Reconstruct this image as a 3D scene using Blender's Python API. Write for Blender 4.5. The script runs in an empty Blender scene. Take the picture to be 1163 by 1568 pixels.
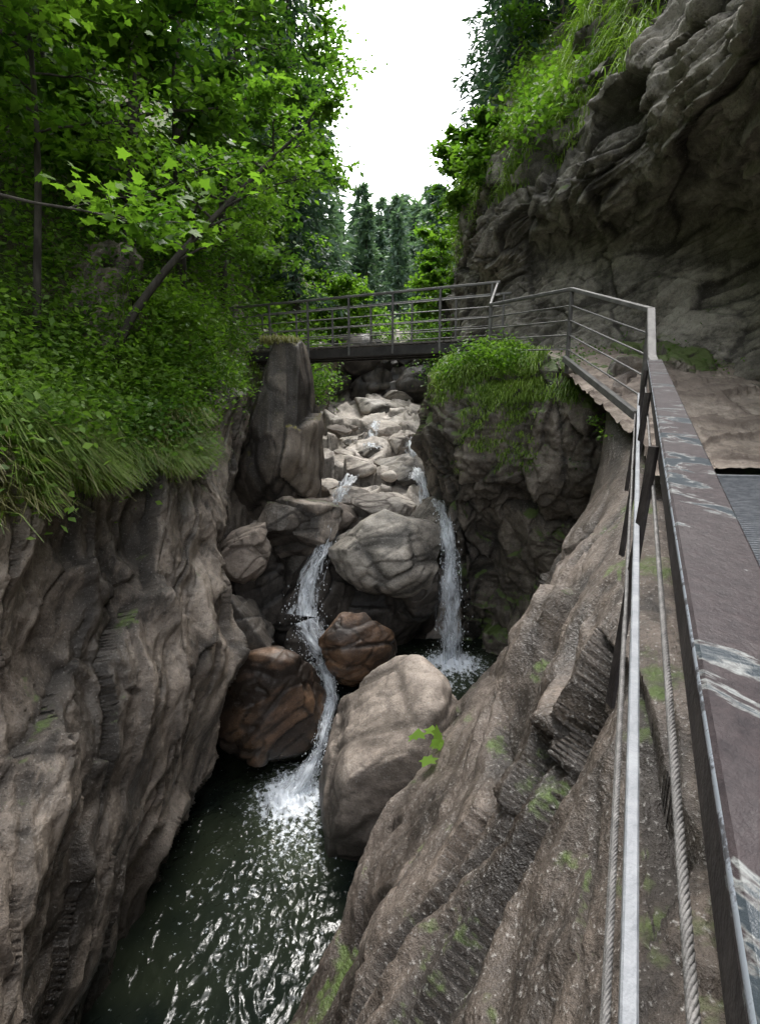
import bpy, bmesh, math, time
import numpy as np
from mathutils import Vector, Matrix
rng=np.random.default_rng(7)
S=bpy.context.scene
T00=time.time()
# ------------------------------------------------------------------ noise
_p=np.random.default_rng(3)
PERM=_p.permutation(256); G=_p.normal(size=(256,3)); G/=np.linalg.norm(G,axis=1)[:,None]
JIT=_p.random((256,3)); CID=_p.random(256)
def hsh(i): return PERM[(PERM[(PERM[i[:,0]&255]+i[:,1])&255]+i[:,2])&255]
def pn(P):
    i=np.floor(P).astype(np.int32); f=P-i; u=f*f*f*(f*(f*6-15)+10); r=np.zeros(len(P))
    for a in (0,1):
        wx=u[:,0] if a else 1-u[:,0]
        for b in (0,1):
            wy=u[:,1] if b else 1-u[:,1]
            for c in (0,1):
                wz=u[:,2] if c else 1-u[:,2]
                g=G[hsh(i+np.array([a,b,c],np.int32))]
                d=(f[:,0]-a)*g[:,0]+(f[:,1]-b)*g[:,1]+(f[:,2]-c)*g[:,2]
                r+=wx*wy*wz*d
    return r*1.5
def fbm(P,o=4,g=.5):
    r=0;a=1.
    for k in range(o):
        r=r+a*pn(P*(2.03**k)+k*13.7); a*=g
    return r
def ridg(P,o=3):
    r=0;a=1.
    for k in range(o):
        r=r+a*(1-2*np.abs(pn(P*(2.1**k)+k*9.1))); a*=.5
    return r/1.75-.45
def voro(P):
    """F1, F2, cell id, facet (random tilted plane per cell)"""
    i=np.floor(P).astype(np.int32); f1=np.full(len(P),9.);f2=f1.copy();hb=np.zeros(len(P),np.int64);qb=np.zeros_like(P)
    for a in (-1,0,1):
        for b in (-1,0,1):
            for c in (-1,0,1):
                j=i+np.array([a,b,c],np.int32); h=hsh(j); q=j+JIT[h]-P
                d=np.sqrt(q[:,0]**2+q[:,1]**2+q[:,2]**2)
                m=d<f1
                f2=np.where(m,f1,np.minimum(f2,d)); hb=np.where(m,h,hb); qb=np.where(m[:,None],q,qb); f1=np.where(m,d,f1)
    return f1,f2,CID[hb],(qb*G[hb]).sum(1)
def unit(v): v=np.asarray(v,float); return v/np.linalg.norm(v)
def rockd(P,e,n=(0,0,1),f=1.,seed=0,big=.4,scal=.0,fac=.2,ter=0.,fine=.03,st=2.5,warp=.22,tf=1.7,rid=0.,rf=2.2):
    e=unit(e);n=unit(n);Q=P+seed*17.31
    w=np.stack([fbm(Q*.7+k*31.,2) for k in range(3)],1)*warp
    Q2=Q+w; Qa=Q2-np.outer(Q2@e,e)*(1-1/st)
    d=fbm(Q*.42,3)*big
    a1,a2,c1,g1=voro(Qa*.8*f); b1,b2,c2,g2=voro(Qa*2.3*f+5)
    g1=np.clip(g1,-.6,.6); g2=np.clip(g2,-.6,.6)
    cr=np.exp(-((a2-a1)/.045)**2)+.5*np.exp(-((b2-b1)/.06)**2)
    det=fac*(g1+.5*(c1-.5))+fac*.36*(g2+.4*(c2-.5))-.035*cr*(fac>0.01)
    if scal: det=det+scal*(a1*a1*1.6-.6)+scal*.38*(b1*b1*1.6-.6)
    if ter:
        s=Q2@n; ss=s*tf+fbm(Q*.5,2)*.9; fr=ss-np.floor(ss); ss2=s*tf*3.1+fbm(Q*1.0,2)*1.0; fr2=ss2-np.floor(ss2)
        tt=np.where(fr<.85,fr/.85,(1-fr)/.15)-.5; t2=np.where(fr2<.8,fr2/.8,(1-fr2)/.2)-.5
        m=np.clip(.45+fbm(Q*.6+9,2)*1.6,0.0,1.4); m2=np.clip(.5+fbm(Q*.9+4,2)*1.7,0,1.4); det=det+ter*m*tt+ter*.45*m2*t2
    r0=0
    if rid:
        r0=ridg(Qa*rf,4)*np.clip(.7+1.2*fbm(Q*.5+3,2),.15,1.5); det=det+rid*r0
    fi=fbm(Q*3.5*f,4,.55)*fine+fbm(Q*13,2,.6)*fine*.25
    den=fac*.5+abs(scal)*.6+ter*.5+rid*.5+.02
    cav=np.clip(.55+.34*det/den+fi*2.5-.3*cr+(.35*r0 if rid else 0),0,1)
    return d+det+fi,cav
# ------------------------------------------------------------------ mesh helpers
class MB:
    def __init__(s): s.V=[];s.F=[];s.M=[];s.R=[];s.n=0
    def add(s,V,F,m=0,r=0.5):
        V=np.asarray(V,float);F=np.asarray(F,int)
        s.V.append(V);s.F.append(F+s.n);s.M.append(np.full(len(F),m)if np.isscalar(m) else m)
        s.R.append(np.full(len(V),r) if np.isscalar(r) else r); s.n+=len(V)
    def obj(s,name,mats,smooth=True,parent=None,attrs=None):
        V=np.concatenate(s.V); me=bpy.data.meshes.new(name)
        me.vertices.add(len(V)); me.vertices.foreach_set('co',V.astype(np.float32).ravel())
        lt=np.concatenate([np.full(len(f),f.shape[1]) for f in s.F]); li=np.concatenate([f.ravel() for f in s.F])
        ls=np.concatenate([[0],np.cumsum(lt)[:-1]])
        me.loops.add(len(li)); me.loops.foreach_set('vertex_index',li.astype(np.int32))
        me.polygons.add(len(lt)); me.polygons.foreach_set('loop_start',ls.astype(np.int32)); me.polygons.foreach_set('loop_total',lt.astype(np.int32))
        me.polygons.foreach_set('material_index',np.concatenate(s.M).astype(np.int32))
        me.polygons.foreach_set('use_smooth',np.full(len(lt),smooth))
        at=me.attributes.new('rnd','FLOAT','POINT'); at.data.foreach_set('value',np.concatenate(s.R).astype(np.float32))
        if attrs:
            for k,v in attrs.items():
                at=me.attributes.new(k,'FLOAT','POINT'); at.data.foreach_set('value',np.asarray(v,np.float32))
        me.update(calc_edges=True)
        for m in mats: me.materials.append(m)
        o=bpy.data.objects.new(name,me); S.collection.objects.link(o)
        if parent: o.parent=parent
        return o
def crm(n,R):
    t=np.linspace(0,R-1,n); i=np.clip(np.floor(t).astype(int),0,R-2); f=t-i; W=np.zeros((n,R))
    c=[-.5*f+f**2-.5*f**3,1-2.5*f**2+1.5*f**3,.5*f+2*f**2-1.5*f**3,-.5*f**2+.5*f**3]
    for k in range(4):
        np.add.at(W,(np.arange(n),np.clip(i+k-1,0,R-1)),c[k])
    return W
def gridF(a,b):
    i=np.arange(a*b).reshape(a,b)
    return np.stack([i[:-1,:-1].ravel(),i[1:,:-1].ravel(),i[1:,1:].ravel(),i[:-1,1:].ravel()],1)
def normals(P):
    n=np.cross(np.gradient(P,axis=0),np.gradient(P,axis=1)); return n/(np.linalg.norm(n,axis=2)[:,:,None]+1e-9)
def sheet(name,C,nr,nc,mat,sgn,mask=None,**kw):
    C=np.array(C,float); A=crm(nr,C.shape[0]); B=crm(nc,C.shape[1])
    P=np.einsum('ai,ijk,bj->abk',A,C,B); N=normals(P)*sgn
    d,cav=rockd(P.reshape(-1,3),**kw); d=d.reshape(nr,nc)
    if mask is not None: d=d*mask(P)
    P=P+N*d[:,:,None]; N2=normals(P)*sgn
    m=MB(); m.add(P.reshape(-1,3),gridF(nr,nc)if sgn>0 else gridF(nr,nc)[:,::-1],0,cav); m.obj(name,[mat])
    return P.reshape(-1,3),N2.reshape(-1,3)
def tube(pts,rad,k=7):
    pts=np.asarray(pts,float); n=len(pts); T=np.gradient(pts,axis=0); T/=np.linalg.norm(T,axis=1)[:,None]+1e-9
    ref=np.array([.31,.95,.1]) if abs(T[0]@np.array([.31,.95,.1]))<.9 else np.array([1.,0,0])
    U=np.cross(T,ref);U/=np.linalg.norm(U,axis=1)[:,None];W=np.cross(T,U)
    a=np.linspace(0,2*np.pi,k,endpoint=False)
    V=pts[:,None]+np.asarray(rad).reshape(-1,1,1)*(np.cos(a)[None,:,None]*U[:,None]+np.sin(a)[None,:,None]*W[:,None])
    i=np.arange(n*k).reshape(n,k); j=np.roll(i,-1,1)
    return V.reshape(-1,3),np.stack([i[:-1].ravel(),j[:-1].ravel(),j[1:].ravel(),i[1:].ravel()],1)
def boxpath(mb,pts,w,h,m=0,side=None,r=.5):
    pts=np.asarray(pts,float); T=np.gradient(pts,axis=0); T/=np.linalg.norm(T,axis=1)[:,None]
    s=np.cross(T,[0,0,1.]); s/=np.linalg.norm(s,axis=1)[:,None]+1e-9
    if side is not None: s=np.tile(unit(side),(len(pts),1))
    u=np.cross(s,T)
    b=min(w,h)*.14
    prof=[(-w/2+b,-h/2),(w/2-b,-h/2),(w/2,-h/2+b),(w/2,h/2-b),(w/2-b,h/2),(-w/2+b,h/2),(-w/2,h/2-b),(-w/2,-h/2+b)]
    V=np.stack([pts+s*p[0]+u*p[1] for p in prof],1); n=len(pts);k=8
    i=np.arange(n*k).reshape(n,k); j=np.roll(i,-1,1)
    mb.add(V.reshape(-1,3),np.stack([i[:-1].ravel(),j[:-1].ravel(),j[1:].ravel(),i[1:].ravel()],1),m,r)
    mb.F.append(np.array([i[0][::-1],i[-1]])+mb.n-n*k); mb.M.append(np.full(2,m))
LQ=(np.array([(0,0,0),(.45,.3,.06),(1,0,-.06),(.45,-.3,.06)]),np.array([[0,1,2,3]]))
ma=[(0,0),(.18,.12),(.1,.42),(.38,.34),(.5,.5),(.62,.24),(1,0),(.62,-.24),(.5,-.5),(.38,-.34),(.1,-.42),(.18,-.12)]
LM=(np.array([(x,y,-.22*abs(y)-.12*x*x) for x,y in ma]),np.array([list(range(12))]))
LN=(np.array([(0,.02,0),(.5,.1,-.03),(1,0,-.12),(.5,-.1,-.03)]),np.array([[0,1,2,3]]))
def leaves(mb,pos,size,tm,m=1,r=None,up=1.2,dirs=None):
    n=len(pos); T0,F0=tm
    nn=rng.normal(size=(n,3))*.6; nn[:,2]+=up; nn/=np.linalg.norm(nn,axis=1)[:,None]
    t=rng.normal(size=(n,3)) if dirs is None else dirs+rng.normal(size=(n,3))*.25
    t-=nn*(t*nn).sum(1)[:,None]; t/=np.linalg.norm(t,axis=1)[:,None]+1e-9; b=np.cross(nn,t)
    s=np.broadcast_to(size,(n,))*rng.uniform(.6,1.3,n)
    V=pos[:,None]+s[:,None,None]*(T0[None,:,0:1]*t[:,None]+T0[None,:,1:2]*b[:,None]+T0[None,:,2:3]*nn[:,None])
    k=len(T0); F=(F0[None]+np.arange(n)[:,None,None]*k).reshape(-1,F0.shape[1])
    if r is None: r=rng.random(n)
    r=np.clip(r*.7+.1+.55*pn(pos*.9),0,1)
    mb.add(V.reshape(-1,3),F,m,np.repeat(r,k))
# ------------------------------------------------------------------ materials
class NT:
    def __init__(s,name):
        s.m=bpy.data.materials.new(name); s.m.use_nodes=True; s.t=s.m.node_tree; s.t.nodes.clear()
        s.out=s.t.nodes.new('ShaderNodeOutputMaterial')
    def n(s,ty,props=None,**inp):
        x=s.t.nodes.new(ty)
        for k,v in (props or {}).items(): setattr(x,k,v)
        for k,v in inp.items():
            key=int(k[1:]) if k[0]=='i' and k[1:].isdigit() else k.replace('_',' ')
            s.set(x.inputs[key],v)
        return x
    def set(s,sock,v):
        if isinstance(v,bpy.types.NodeSocket): s.t.links.new(v,sock)
        else:
            if isinstance(v,(tuple,list)) and len(v)==3 and sock.type=='RGBA': v=(*v,1)
            sock.default_value=v
    def math(s,op,a,b=0.,clamp=False):
        return s.n('ShaderNodeMath',{'operation':op,'use_clamp':clamp},i0=a,i1=b).outputs[0]
    def mix(s,f,a,b,mode='MIX'):
        x=s.t.nodes.new('ShaderNodeMix'); x.data_type='RGBA'; x.blend_type=mode
        s.set(x.inputs[0],f); s.set(x.inputs[6],a); s.set(x.inputs[7],b); return x.outputs[2]
    def noise(s,vec,scale,detail=5,rough=.6,dist=0.):
        return s.n('ShaderNodeTexNoise',Vector=vec,Scale=scale,Detail=detail,Roughness=rough,Distortion=dist).outputs[0]
    def rng(s,v,a,b,c=0.,d=1.):
        return s.n('ShaderNodeMapRange',i0=v,i1=a,i2=b,i3=c,i4=d).outputs[0]
    def attr(s,n='rnd'): return s.n('ShaderNodeAttribute',{'attribute_name':n}).outputs['Fac']
    def pos(s,rot=(0,0,0),sc=(1,1,1)):
        tc=s.n('ShaderNodeTexCoord').outputs['Object']
        v=s.n('ShaderNodeMapping',Vector=tc,Rotation=rot).outputs[0]
        return s.n('ShaderNodeMapping',Vector=v,Scale=sc).outputs[0]
    def fin(s,sh): s.t.links.new(sh,s.out.inputs[0]); return s.m
def rockmat(name,A,B,D,moss=.0,wet=.2,e=(0,0,1),mossc=(.05,.085,.018),lich=.15,waterz=None,bd=.03,cavd=.9,strk=.85,band=.0):
    """e: direction along which stains and grain are drawn out; band: amount of broad dark wet streaks"""
    q=Vector(e).to_track_quat('Z','Y').inverted().to_euler()
    t=NT(name); p=t.pos(); ps=t.pos(tuple(q),(1,1,.2))
    big=t.noise(p,.8,4)
    c=t.mix(t.rng(big,.38,.62),A,B)
    n2=t.noise(p,6,6,.75); c=t.mix(.9,c,t.mix(t.rng(n2,.28,.72),(.36,.35,.34),(1.6,1.57,1.52)),'MULTIPLY')
    sn=t.noise(ps,2.6,6,.72); c=t.mix(t.rng(sn,.49,.36,0,strk),c,D); c=t.mix(t.rng(sn,.54,.68,0,.55),c,(A[0]*1.6,A[1]*1.6,A[2]*1.6))
    rgh=t.rng(big,.35,.65,.9-wet,.95-wet*.3)
    if band:
        bn=t.rng(t.noise(ps,.95,5,.65,.3),.50,.40); bn=t.math('MULTIPLY',bn,band); c=t.mix(bn,c,t.mix(.5,D,c,'MIX')); c=t.mix(t.math('MULTIPLY',bn,.6),c,D)
        rgh=t.math('SUBTRACT',rgh,t.math('MULTIPLY',bn,.25))
    cav=t.attr(); c=t.mix(t.rng(cav,.56,.2,0,cavd),c,D); c=t.mix(t.rng(cav,.65,.95,0,.4),c,(A[0]*1.65,A[1]*1.65,A[2]*1.65))  # crevice dirt plus shading put into the colour: hollows darker, ridges lighter
    gr=t.noise(p,42,3,.7); c=t.mix(t.rng(gr,.58,.72,0,lich*2.5),c,(.45,.43,.4)); c=t.mix(t.rng(gr,.44,.3,0,.7),c,D)
    if moss>0:
        nz=t.n('ShaderNodeSeparateXYZ',Vector=t.n('ShaderNodeNewGeometry').outputs['Normal']).outputs[2]
        f=t.math('ADD',t.rng(nz,-.1,.9,-.25,.35),t.rng(t.noise(p,1.6,5,.7),.3,.7,-.4,.4))
        f=t.rng(t.math('ADD',f,moss-.5),.0,.18); c=t.mix(t.math('MULTIPLY',f,.85),c,t.mix(n2,mossc,(mossc[0]*2.2,mossc[1]*1.9,mossc[2]*1.7)))
    if waterz is not None:
        z=t.n('ShaderNodeSeparateXYZ',Vector=p).outputs[2]
        wz=t.rng(t.math('ADD',z,t.rng(big,.3,.7,-.35,.35)),waterz+.9,waterz+.1)
        c=t.mix(t.math('MULTIPLY',wz,.8),c,(.018,.016,.012)); rgh=t.math('SUBTRACT',rgh,t.math('MULTIPLY',wz,.3))
    h=t.math('ADD',t.math('MULTIPLY',n2,.9),t.math('MULTIPLY',sn,1.1)); h=t.math('ADD',h,t.math('MULTIPLY',gr,.3))
    bp=t.n('ShaderNodeBump',Strength=1.,Distance=bd,Height=h).outputs[0]
    b=t.n('ShaderNodeBsdfPrincipled',Base_Color=c,Roughness=t.math('MAXIMUM',rgh,.2),Normal=bp)
    return t.fin(b.outputs[0])
def leafmat(name,A,B,tr=.4,rough=.5):
    t=NT(name); r=t.attr(); c=t.mix(r,A,B)
    b=t.n('ShaderNodeBsdfPrincipled',Base_Color=c,Roughness=rough); b.inputs['Specular IOR Level'].default_value=.3
    tl=t.n('ShaderNodeBsdfTranslucent',Color=t.mix(1.,c,(1.4,1.6,.8),'MULTIPLY')).outputs[0]
    return t.fin(t.n('ShaderNodeMixShader',i0=tr,i1=b.outputs[0],i2=tl).outputs[0])
def simple(name,c,c2,sc=8,rough=.6,metal=0.,bump=.3,bd=.01,r2=None,sv=(1,1,1),spec=.5):
    t=NT(name); p=t.pos((0,0,0),sv); n=t.noise(p,sc,5,.65)
    f=t.rng(n,.4,.62)
    b=t.n('ShaderNodeBsdfPrincipled',Base_Color=t.mix(f,c,c2),Roughness=t.rng(f,0,1,rough,r2 if r2 is not None else rough),Metallic=metal,
          Normal=t.n('ShaderNodeBump',Strength=bump,Distance=bd,Height=t.noise(p,sc*5,3)).outputs[0])
    b.inputs['Specular IOR Level'].default_value=spec
    return t.fin(b.outputs[0])
DK=(.030,.025,.020)
EL=(.1,.55,.8); ES=(.5,.6,.62)
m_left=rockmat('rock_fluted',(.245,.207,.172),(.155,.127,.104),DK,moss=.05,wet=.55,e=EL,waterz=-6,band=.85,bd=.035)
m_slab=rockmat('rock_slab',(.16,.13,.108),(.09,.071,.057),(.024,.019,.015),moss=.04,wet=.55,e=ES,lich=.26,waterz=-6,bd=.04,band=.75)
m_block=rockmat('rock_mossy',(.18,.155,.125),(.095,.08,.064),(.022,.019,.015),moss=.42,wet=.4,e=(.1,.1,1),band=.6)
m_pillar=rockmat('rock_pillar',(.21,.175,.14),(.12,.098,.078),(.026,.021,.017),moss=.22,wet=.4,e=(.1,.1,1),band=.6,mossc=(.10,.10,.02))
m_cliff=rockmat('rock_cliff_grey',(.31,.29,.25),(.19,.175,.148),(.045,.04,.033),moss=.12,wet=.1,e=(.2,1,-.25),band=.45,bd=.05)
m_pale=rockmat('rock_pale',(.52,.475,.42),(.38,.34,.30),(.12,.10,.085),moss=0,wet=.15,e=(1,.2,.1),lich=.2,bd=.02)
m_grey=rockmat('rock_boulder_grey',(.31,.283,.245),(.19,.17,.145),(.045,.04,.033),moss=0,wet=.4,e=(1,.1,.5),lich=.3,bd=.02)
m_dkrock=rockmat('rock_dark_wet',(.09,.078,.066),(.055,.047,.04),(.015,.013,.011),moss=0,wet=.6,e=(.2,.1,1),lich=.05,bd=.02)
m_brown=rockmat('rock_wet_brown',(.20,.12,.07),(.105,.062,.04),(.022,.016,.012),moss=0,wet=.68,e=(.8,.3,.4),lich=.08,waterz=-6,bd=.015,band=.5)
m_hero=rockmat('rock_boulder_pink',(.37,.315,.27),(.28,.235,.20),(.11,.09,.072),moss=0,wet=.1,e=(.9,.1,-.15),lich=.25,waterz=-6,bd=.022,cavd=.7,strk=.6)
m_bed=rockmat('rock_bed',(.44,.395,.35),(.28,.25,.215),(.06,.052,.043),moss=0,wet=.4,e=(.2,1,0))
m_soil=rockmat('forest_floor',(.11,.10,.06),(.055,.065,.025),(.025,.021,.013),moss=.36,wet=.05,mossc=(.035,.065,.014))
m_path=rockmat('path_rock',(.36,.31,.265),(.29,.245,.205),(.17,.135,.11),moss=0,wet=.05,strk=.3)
m_bark=simple('bark',(.035,.03,.024),(.08,.07,.058),9,.9,bump=.6,bd=.02,sv=(1,1,.3))
m_l1=leafmat('leaf_bright',(.04,.10,.012),(.185,.31,.04),.5)
m_l2=leafmat('leaf_mid',(.024,.065,.013),(.125,.23,.034),.45)
m_l3=leafmat('leaf_dark',(.016,.045,.013),(.085,.16,.035),.4)
m_herb=leafmat('herb_leaf',(.055,.125,.02),(.22,.34,.06),.4)
m_sp=leafmat('needles',(.02,.045,.03),(.07,.13,.075),.2)
m_spf=leafmat('needles_haze_tint',(.07,.125,.10),(.20,.29,.20),.25)  # aerial haze put into the needle colour: bluer and paler
m_gr=leafmat('grass_blades',(.07,.14,.02),(.25,.35,.065),.4)
m_dry=leafmat('grass_dry',(.14,.13,.05),(.29,.29,.12),.3)
# ------------------------------------------------------------------ LEFT WALL
rows=[]
LW=[
 (-3,[-2.6,-2.6,-2.5,-2.6,-2.8,-3.0,-3.4,-4.2,-6],-.6),
 (0, [-2.6,-2.6,-2.5,-2.6,-2.8,-3.0,-3.3,-4.2,-6],-.6),
 (2, [-2.7,-2.7,-2.6,-2.7,-2.9,-3.1,-3.3,-4.2,-6],-.6),
 (3.6,[-2.8,-2.7,-2.6,-2.6,-2.9,-3.1,-3.3,-4.2,-6],-.6),
 (5, [-3.0,-2.9,-2.7,-2.6,-2.8,-3.1,-3.3,-4.2,-6],-.65),
 (6.2,[-3.2,-2.9,-2.4,-2.35,-2.6,-3.0,-3.3,-4.2,-6],-.7),
 (7.2,[-3.4,-3.1,-2.6,-2.4,-2.5,-2.8,-3.1,-4.2,-6],-.6),
 (8.1,[-3.5,-3.3,-3.0,-2.9,-2.7,-2.85,-3.1,-4.2,-6],-.3),
 (9.0,[-3.4,-3.3,-3.1,-3.1,-3.0,-3.1,-3.3,-4.2,-6],.6),
 (10.,[-3.2,-3.2,-3.0,-3.0,-2.9,-3.1,-3.4,-4.2,-6],1.4),
 (12,[-3.2,-3.2,-3.2,-3.0,-3.1,-3.2,-3.4,-4.2,-6],1.3),
 (15,[-3.2,-3.2,-3.2,-3.1,-3.1,-3.1,-3.2,-4.2,-6],1.6),
 (19,[-2.6,-2.6,-2.6,-2.6,-2.6,-2.6,-2.7,-4,-6],1.8),
 (24,[-2.0,-2.0,-2.0,-2.0,-2.0,-2.0,-2.1,-4,-6],2.2)]
for y,xs,zt in LW:
    fr=[0,.2,.4,.58,.74,.88,1.0]; z=[-7.2+(zt+7.2)*f for f in fr]+[zt+.5,zt+1.8]
    rows.append([(x,y,zz) for x,zz in zip(xs,z)])
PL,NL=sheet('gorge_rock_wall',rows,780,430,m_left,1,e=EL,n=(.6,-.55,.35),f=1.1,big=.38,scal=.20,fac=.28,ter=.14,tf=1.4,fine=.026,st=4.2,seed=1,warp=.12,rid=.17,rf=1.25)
# ------------------------------------------------------------------ RIGHT SLAB
rows=[]
for y,fz,dx,rx in [(-3,-1.7,0,-1.0),(-1,-1.6,0,-.3),(.5,-1.45,0,.3),(2,-1.25,0,1.0),(3.5,-1.05,0,1.7),(5,-.8,0,2.35),(6,-.5,.05,2.8),(6.7,-.2,.7,2.9),(7.6,.2,1.9,3.3),(8.4,.5,3.,4.2)]:
    r=[(6.2,y,fz+.1),(rx+1.3,y,fz-.02),(rx+.45,y,fz-.02),(rx+.0,y,fz-.1)]
    for z in (-1.9,-2.8,-3.9,-5.0,-6.1,-7.6):
        zz=min(z,fz-.35); r.append((rx-.52*(fz-zz)*1.0+dx,y-.0,zz))
    rows.append(r)
PS,NS=sheet('rock_slab_wall',rows,560,540,m_slab,1,
   mask=lambda P:np.clip((-(P[:,:,2])-1.0)*1.2+.15,.1,1)*.85,e=ES,n=(-.6,-.1,.7),f=.9,big=.3,scal=.05,fac=.28,ter=.10,fine=.028,st=3.8,seed=4,rid=.12,rf=1.3)
rows=[]
for y,fz in [(4.75,-.72),(5.4,-.6),(6.2,-.35),(7.2,.0),(8.2,.4),(9.2,.72),(10.4,.9)]:
    x0=min(.1+.47*y,2.75)+.08; rows.append([(x0+(5.6-x0)*i/5,y,fz+.02+.12*(i/5)**2) for i in range(6)])
sheet('footpath',rows,160,160,m_path,1,e=(1,.2,0),f=1.6,big=.1,fac=.08,fine=.015,seed=3)
# ------------------------------------------------------------------ BLOCK under bridge end
plan=[(1.6,15.5),(1.35,13),(.95,11.2),(1.25,9.9),(1.9,9.0),(2.7,8.45),(3.5,8.1),(4.6,8.0),(6,8.3)]
rows=[]; cx,cy=3.6,12.
for x,y in plan:
    dv=np.array([x-cx,y-cy]); L=np.linalg.norm(dv); dv/=L; r=[]
    for ins,z in [(2.6,.85),(1.2,.8),(.35,.65),(.0,.25),(-.12,-.4),(-.05,-1.2),(.2,-2.0),(.5,-2.9),(.65,-4.),(.6,-5.2),(.5,-6.8)]:
        q=np.array([x,y])-dv*min(ins,L-.2)
        if x>1.8 : q=q+np.array([0,max(0,min(1,(-1.0-z)))*.8])
        r.append((q[0],q[1],z))
    rows.append(r)
PB,NB=sheet('mossy_rock_outcrop',rows,460,460,m_block,-1,mask=lambda P:np.where(P[:,:,2]>.5,.5,1.),e=(.15,.1,1),n=(.3,.2,.8),f=1.0,big=.34,scal=.04,fac=.4,ter=.06,fine=.04,st=1.8,seed=6,rid=.08)
# ------------------------------------------------------------------ RIGHT CLIFF
CL=[
 (-3,(3.8,-1.7),(4.0,-.3),(4.0,1.0),(3.1,1.9),(3.3,3.6),(3.8,6),(5,9),(9,12)),
 (1,(3.8,-1.4),(4.0,0),(4.0,1.2),(3.0,2.0),(3.1,3.6),(3.8,6),(5,9),(9,12)),
 (3.5,(4.4,-1.1),(4.5,.2),(4.4,1.5),(3.3,2.6),(3.4,4.2),(4.0,6.5),(5,9.5),(9,12)),
 (5.5,(5.0,-.7),(5.1,.5),(5.1,2),(3.8,3.1),(3.8,4.6),(4.3,7),(5.2,9.5),(9,12)),
 (7.5,(5.2,-.1),(5.7,1.1),(5.8,2.3),(4.0,3.4),(4.0,5.0),(4.5,7),(5.4,9.5),(9,12)),
 (9.3,(4.7,.5),(5.5,1.6),(5.6,2.8),(3.8,3.6),(3.9,5.2),(4.3,7),(5.4,9.5),(9,12)),
 (11.2,(3.8,.9),(4.4,1.9),(4.7,3.1),(3.3,3.8),(3.6,5.2),(4.1,6.9),(5.4,9.2),(9,12)),
 (13.6,(3.1,.9),(3.3,2.0),(3.5,3.2),(2.85,4.0),(3.1,5.2),(3.7,6.6),(5.2,8.8),(9,12)),
 (16.5,(2.6,.3),(2.7,1.8),(2.8,3.2),(2.7,4.2),(2.9,5.6),(3.4,7.0),(5,9),(9,13)),
 (20,(2.5,.3),(2.6,1.8),(2.7,3.4),(2.9,5.0),(3.1,7.2),(3.6,9),(5.2,11.5),(9,15)),
 (25,(2.4,.3),(2.6,2),(3.0,3.6),(3.5,5.2),(3.8,8),(4.3,11),(5.8,13.5),(10,18)),
 (32,(3.5,.3),(3.9,3),(4.4,5),(4.9,7),(5.5,9),(6.5,12),(8.5,15),(13,20))]
rows=[[(a[0],y,a[1]) for a in r] for y,*r in CL]
PC,NC=sheet('overhanging_cliff',rows,780,520,m_cliff,-1,mask=lambda P:.5+.5*np.clip((P[:,:,2]-3.0)/.8,0,1),e=(.2,1,-.25),n=(-.35,.05,.93),f=1.2,big=.4,scal=.0,fac=.30,ter=.19,tf=2.4,fine=.04,st=2.6,seed=9,rid=.06,rf=1.7,warp=.12)
# ------------------------------------------------------------------ STREAM BED
def bedz(y): return np.interp(y,[4,8.3,10.2,10.9,11.3,12,14,16,19,22,24.2,25,27,40],[-7.2,-6.8,-6.4,-5.4,-3.0,-2.5,-2.15,-1.8,-1.15,-.5,.0,2.0,3.2,5.])
nx,ny=300,480
gx=np.linspace(-4.2,4.2,nx); gy=np.concatenate([np.linspace(4,10,80),np.linspace(10.02,30,ny-80)])
X,Y=np.meshgrid(gx,gy); P=np.stack([X,Y,0*X],2).reshape(-1,3)
a1,a2,c,g1=voro(P*np.array([.5,.36,1])+fbm(P*.8,2)[:,None]*.3); b1,b2,c2,g2=voro(P*np.array([1.7,1.3,1])+7)
z=bedz(P[:,1])+(c-.5)*.7+np.clip(g1,-.5,.5)*.7+(c2-.5)*.12+np.clip(g2,-.5,.5)*.2-.1*np.exp(-((a2-a1)/.05)**2)+fbm(P*3,3)*.05+.35*np.clip(np.abs(P[:,0]+.2)-1.6,0,3)
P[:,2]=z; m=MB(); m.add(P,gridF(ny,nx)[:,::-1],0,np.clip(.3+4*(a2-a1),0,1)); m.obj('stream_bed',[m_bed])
# ------------------------------------------------------------------ BOULDERS
def ico(sub):
    bm=bmesh.new(); bmesh.ops.create_icosphere(bm,subdivisions=sub,radius=1)
    V=np.array([v.co[:] for v in bm.verts]);F=np.array([[v.index for v in f.verts] for f in bm.faces]); bm.free(); return V,F
ICO={k:ico(k) for k in (1,3,4,5,6)}
def bverts(sub,rad,rot,seed,cuts=9,amp=1.,e=(1,.1,.3),h0=.6,sm=.05,rid=0.,box=0.,big=.16):
    V,F=ICO[sub]; V=V.copy(); r=np.random.default_rng(seed)
    if box: V=V/ (np.abs(V)**4).sum(1)[:,None]**(.25*box)
    for k in range(cuts):
        d=unit(r.normal(size=3)); h=r.uniform(h0,.9); ee=V@d-h
        cut=np.where(ee>sm,ee,np.where(ee<-sm,0,(ee+sm)**2/(4*sm))); V-=np.outer(cut*.95,d)
    V=V*np.array(rad); R=np.array(Matrix.Rotation(rot[2],3,'Z')@Matrix.Rotation(rot[1],3,'Y')@Matrix.Rotation(rot[0],3,'X')); V=V@R.T
    N=V/np.linalg.norm(V,axis=1)[:,None]
    if rad[2]>2*rad[0]: N[:,2]*=.25
    d,cav=rockd(V,e,f=1.1,seed=seed,big=big,fac=.075*amp,fine=.02,warp=.1,rid=rid)
    return V+N*d[:,None],F,cav
def boulder(c,rad,rot,seed,mat,**k):
    V,F,cav=bverts(6,rad,rot,seed,**k); m=MB(); m.add(V+np.array(c),F,0,cav); return m.obj('boulder',[mat])
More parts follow.
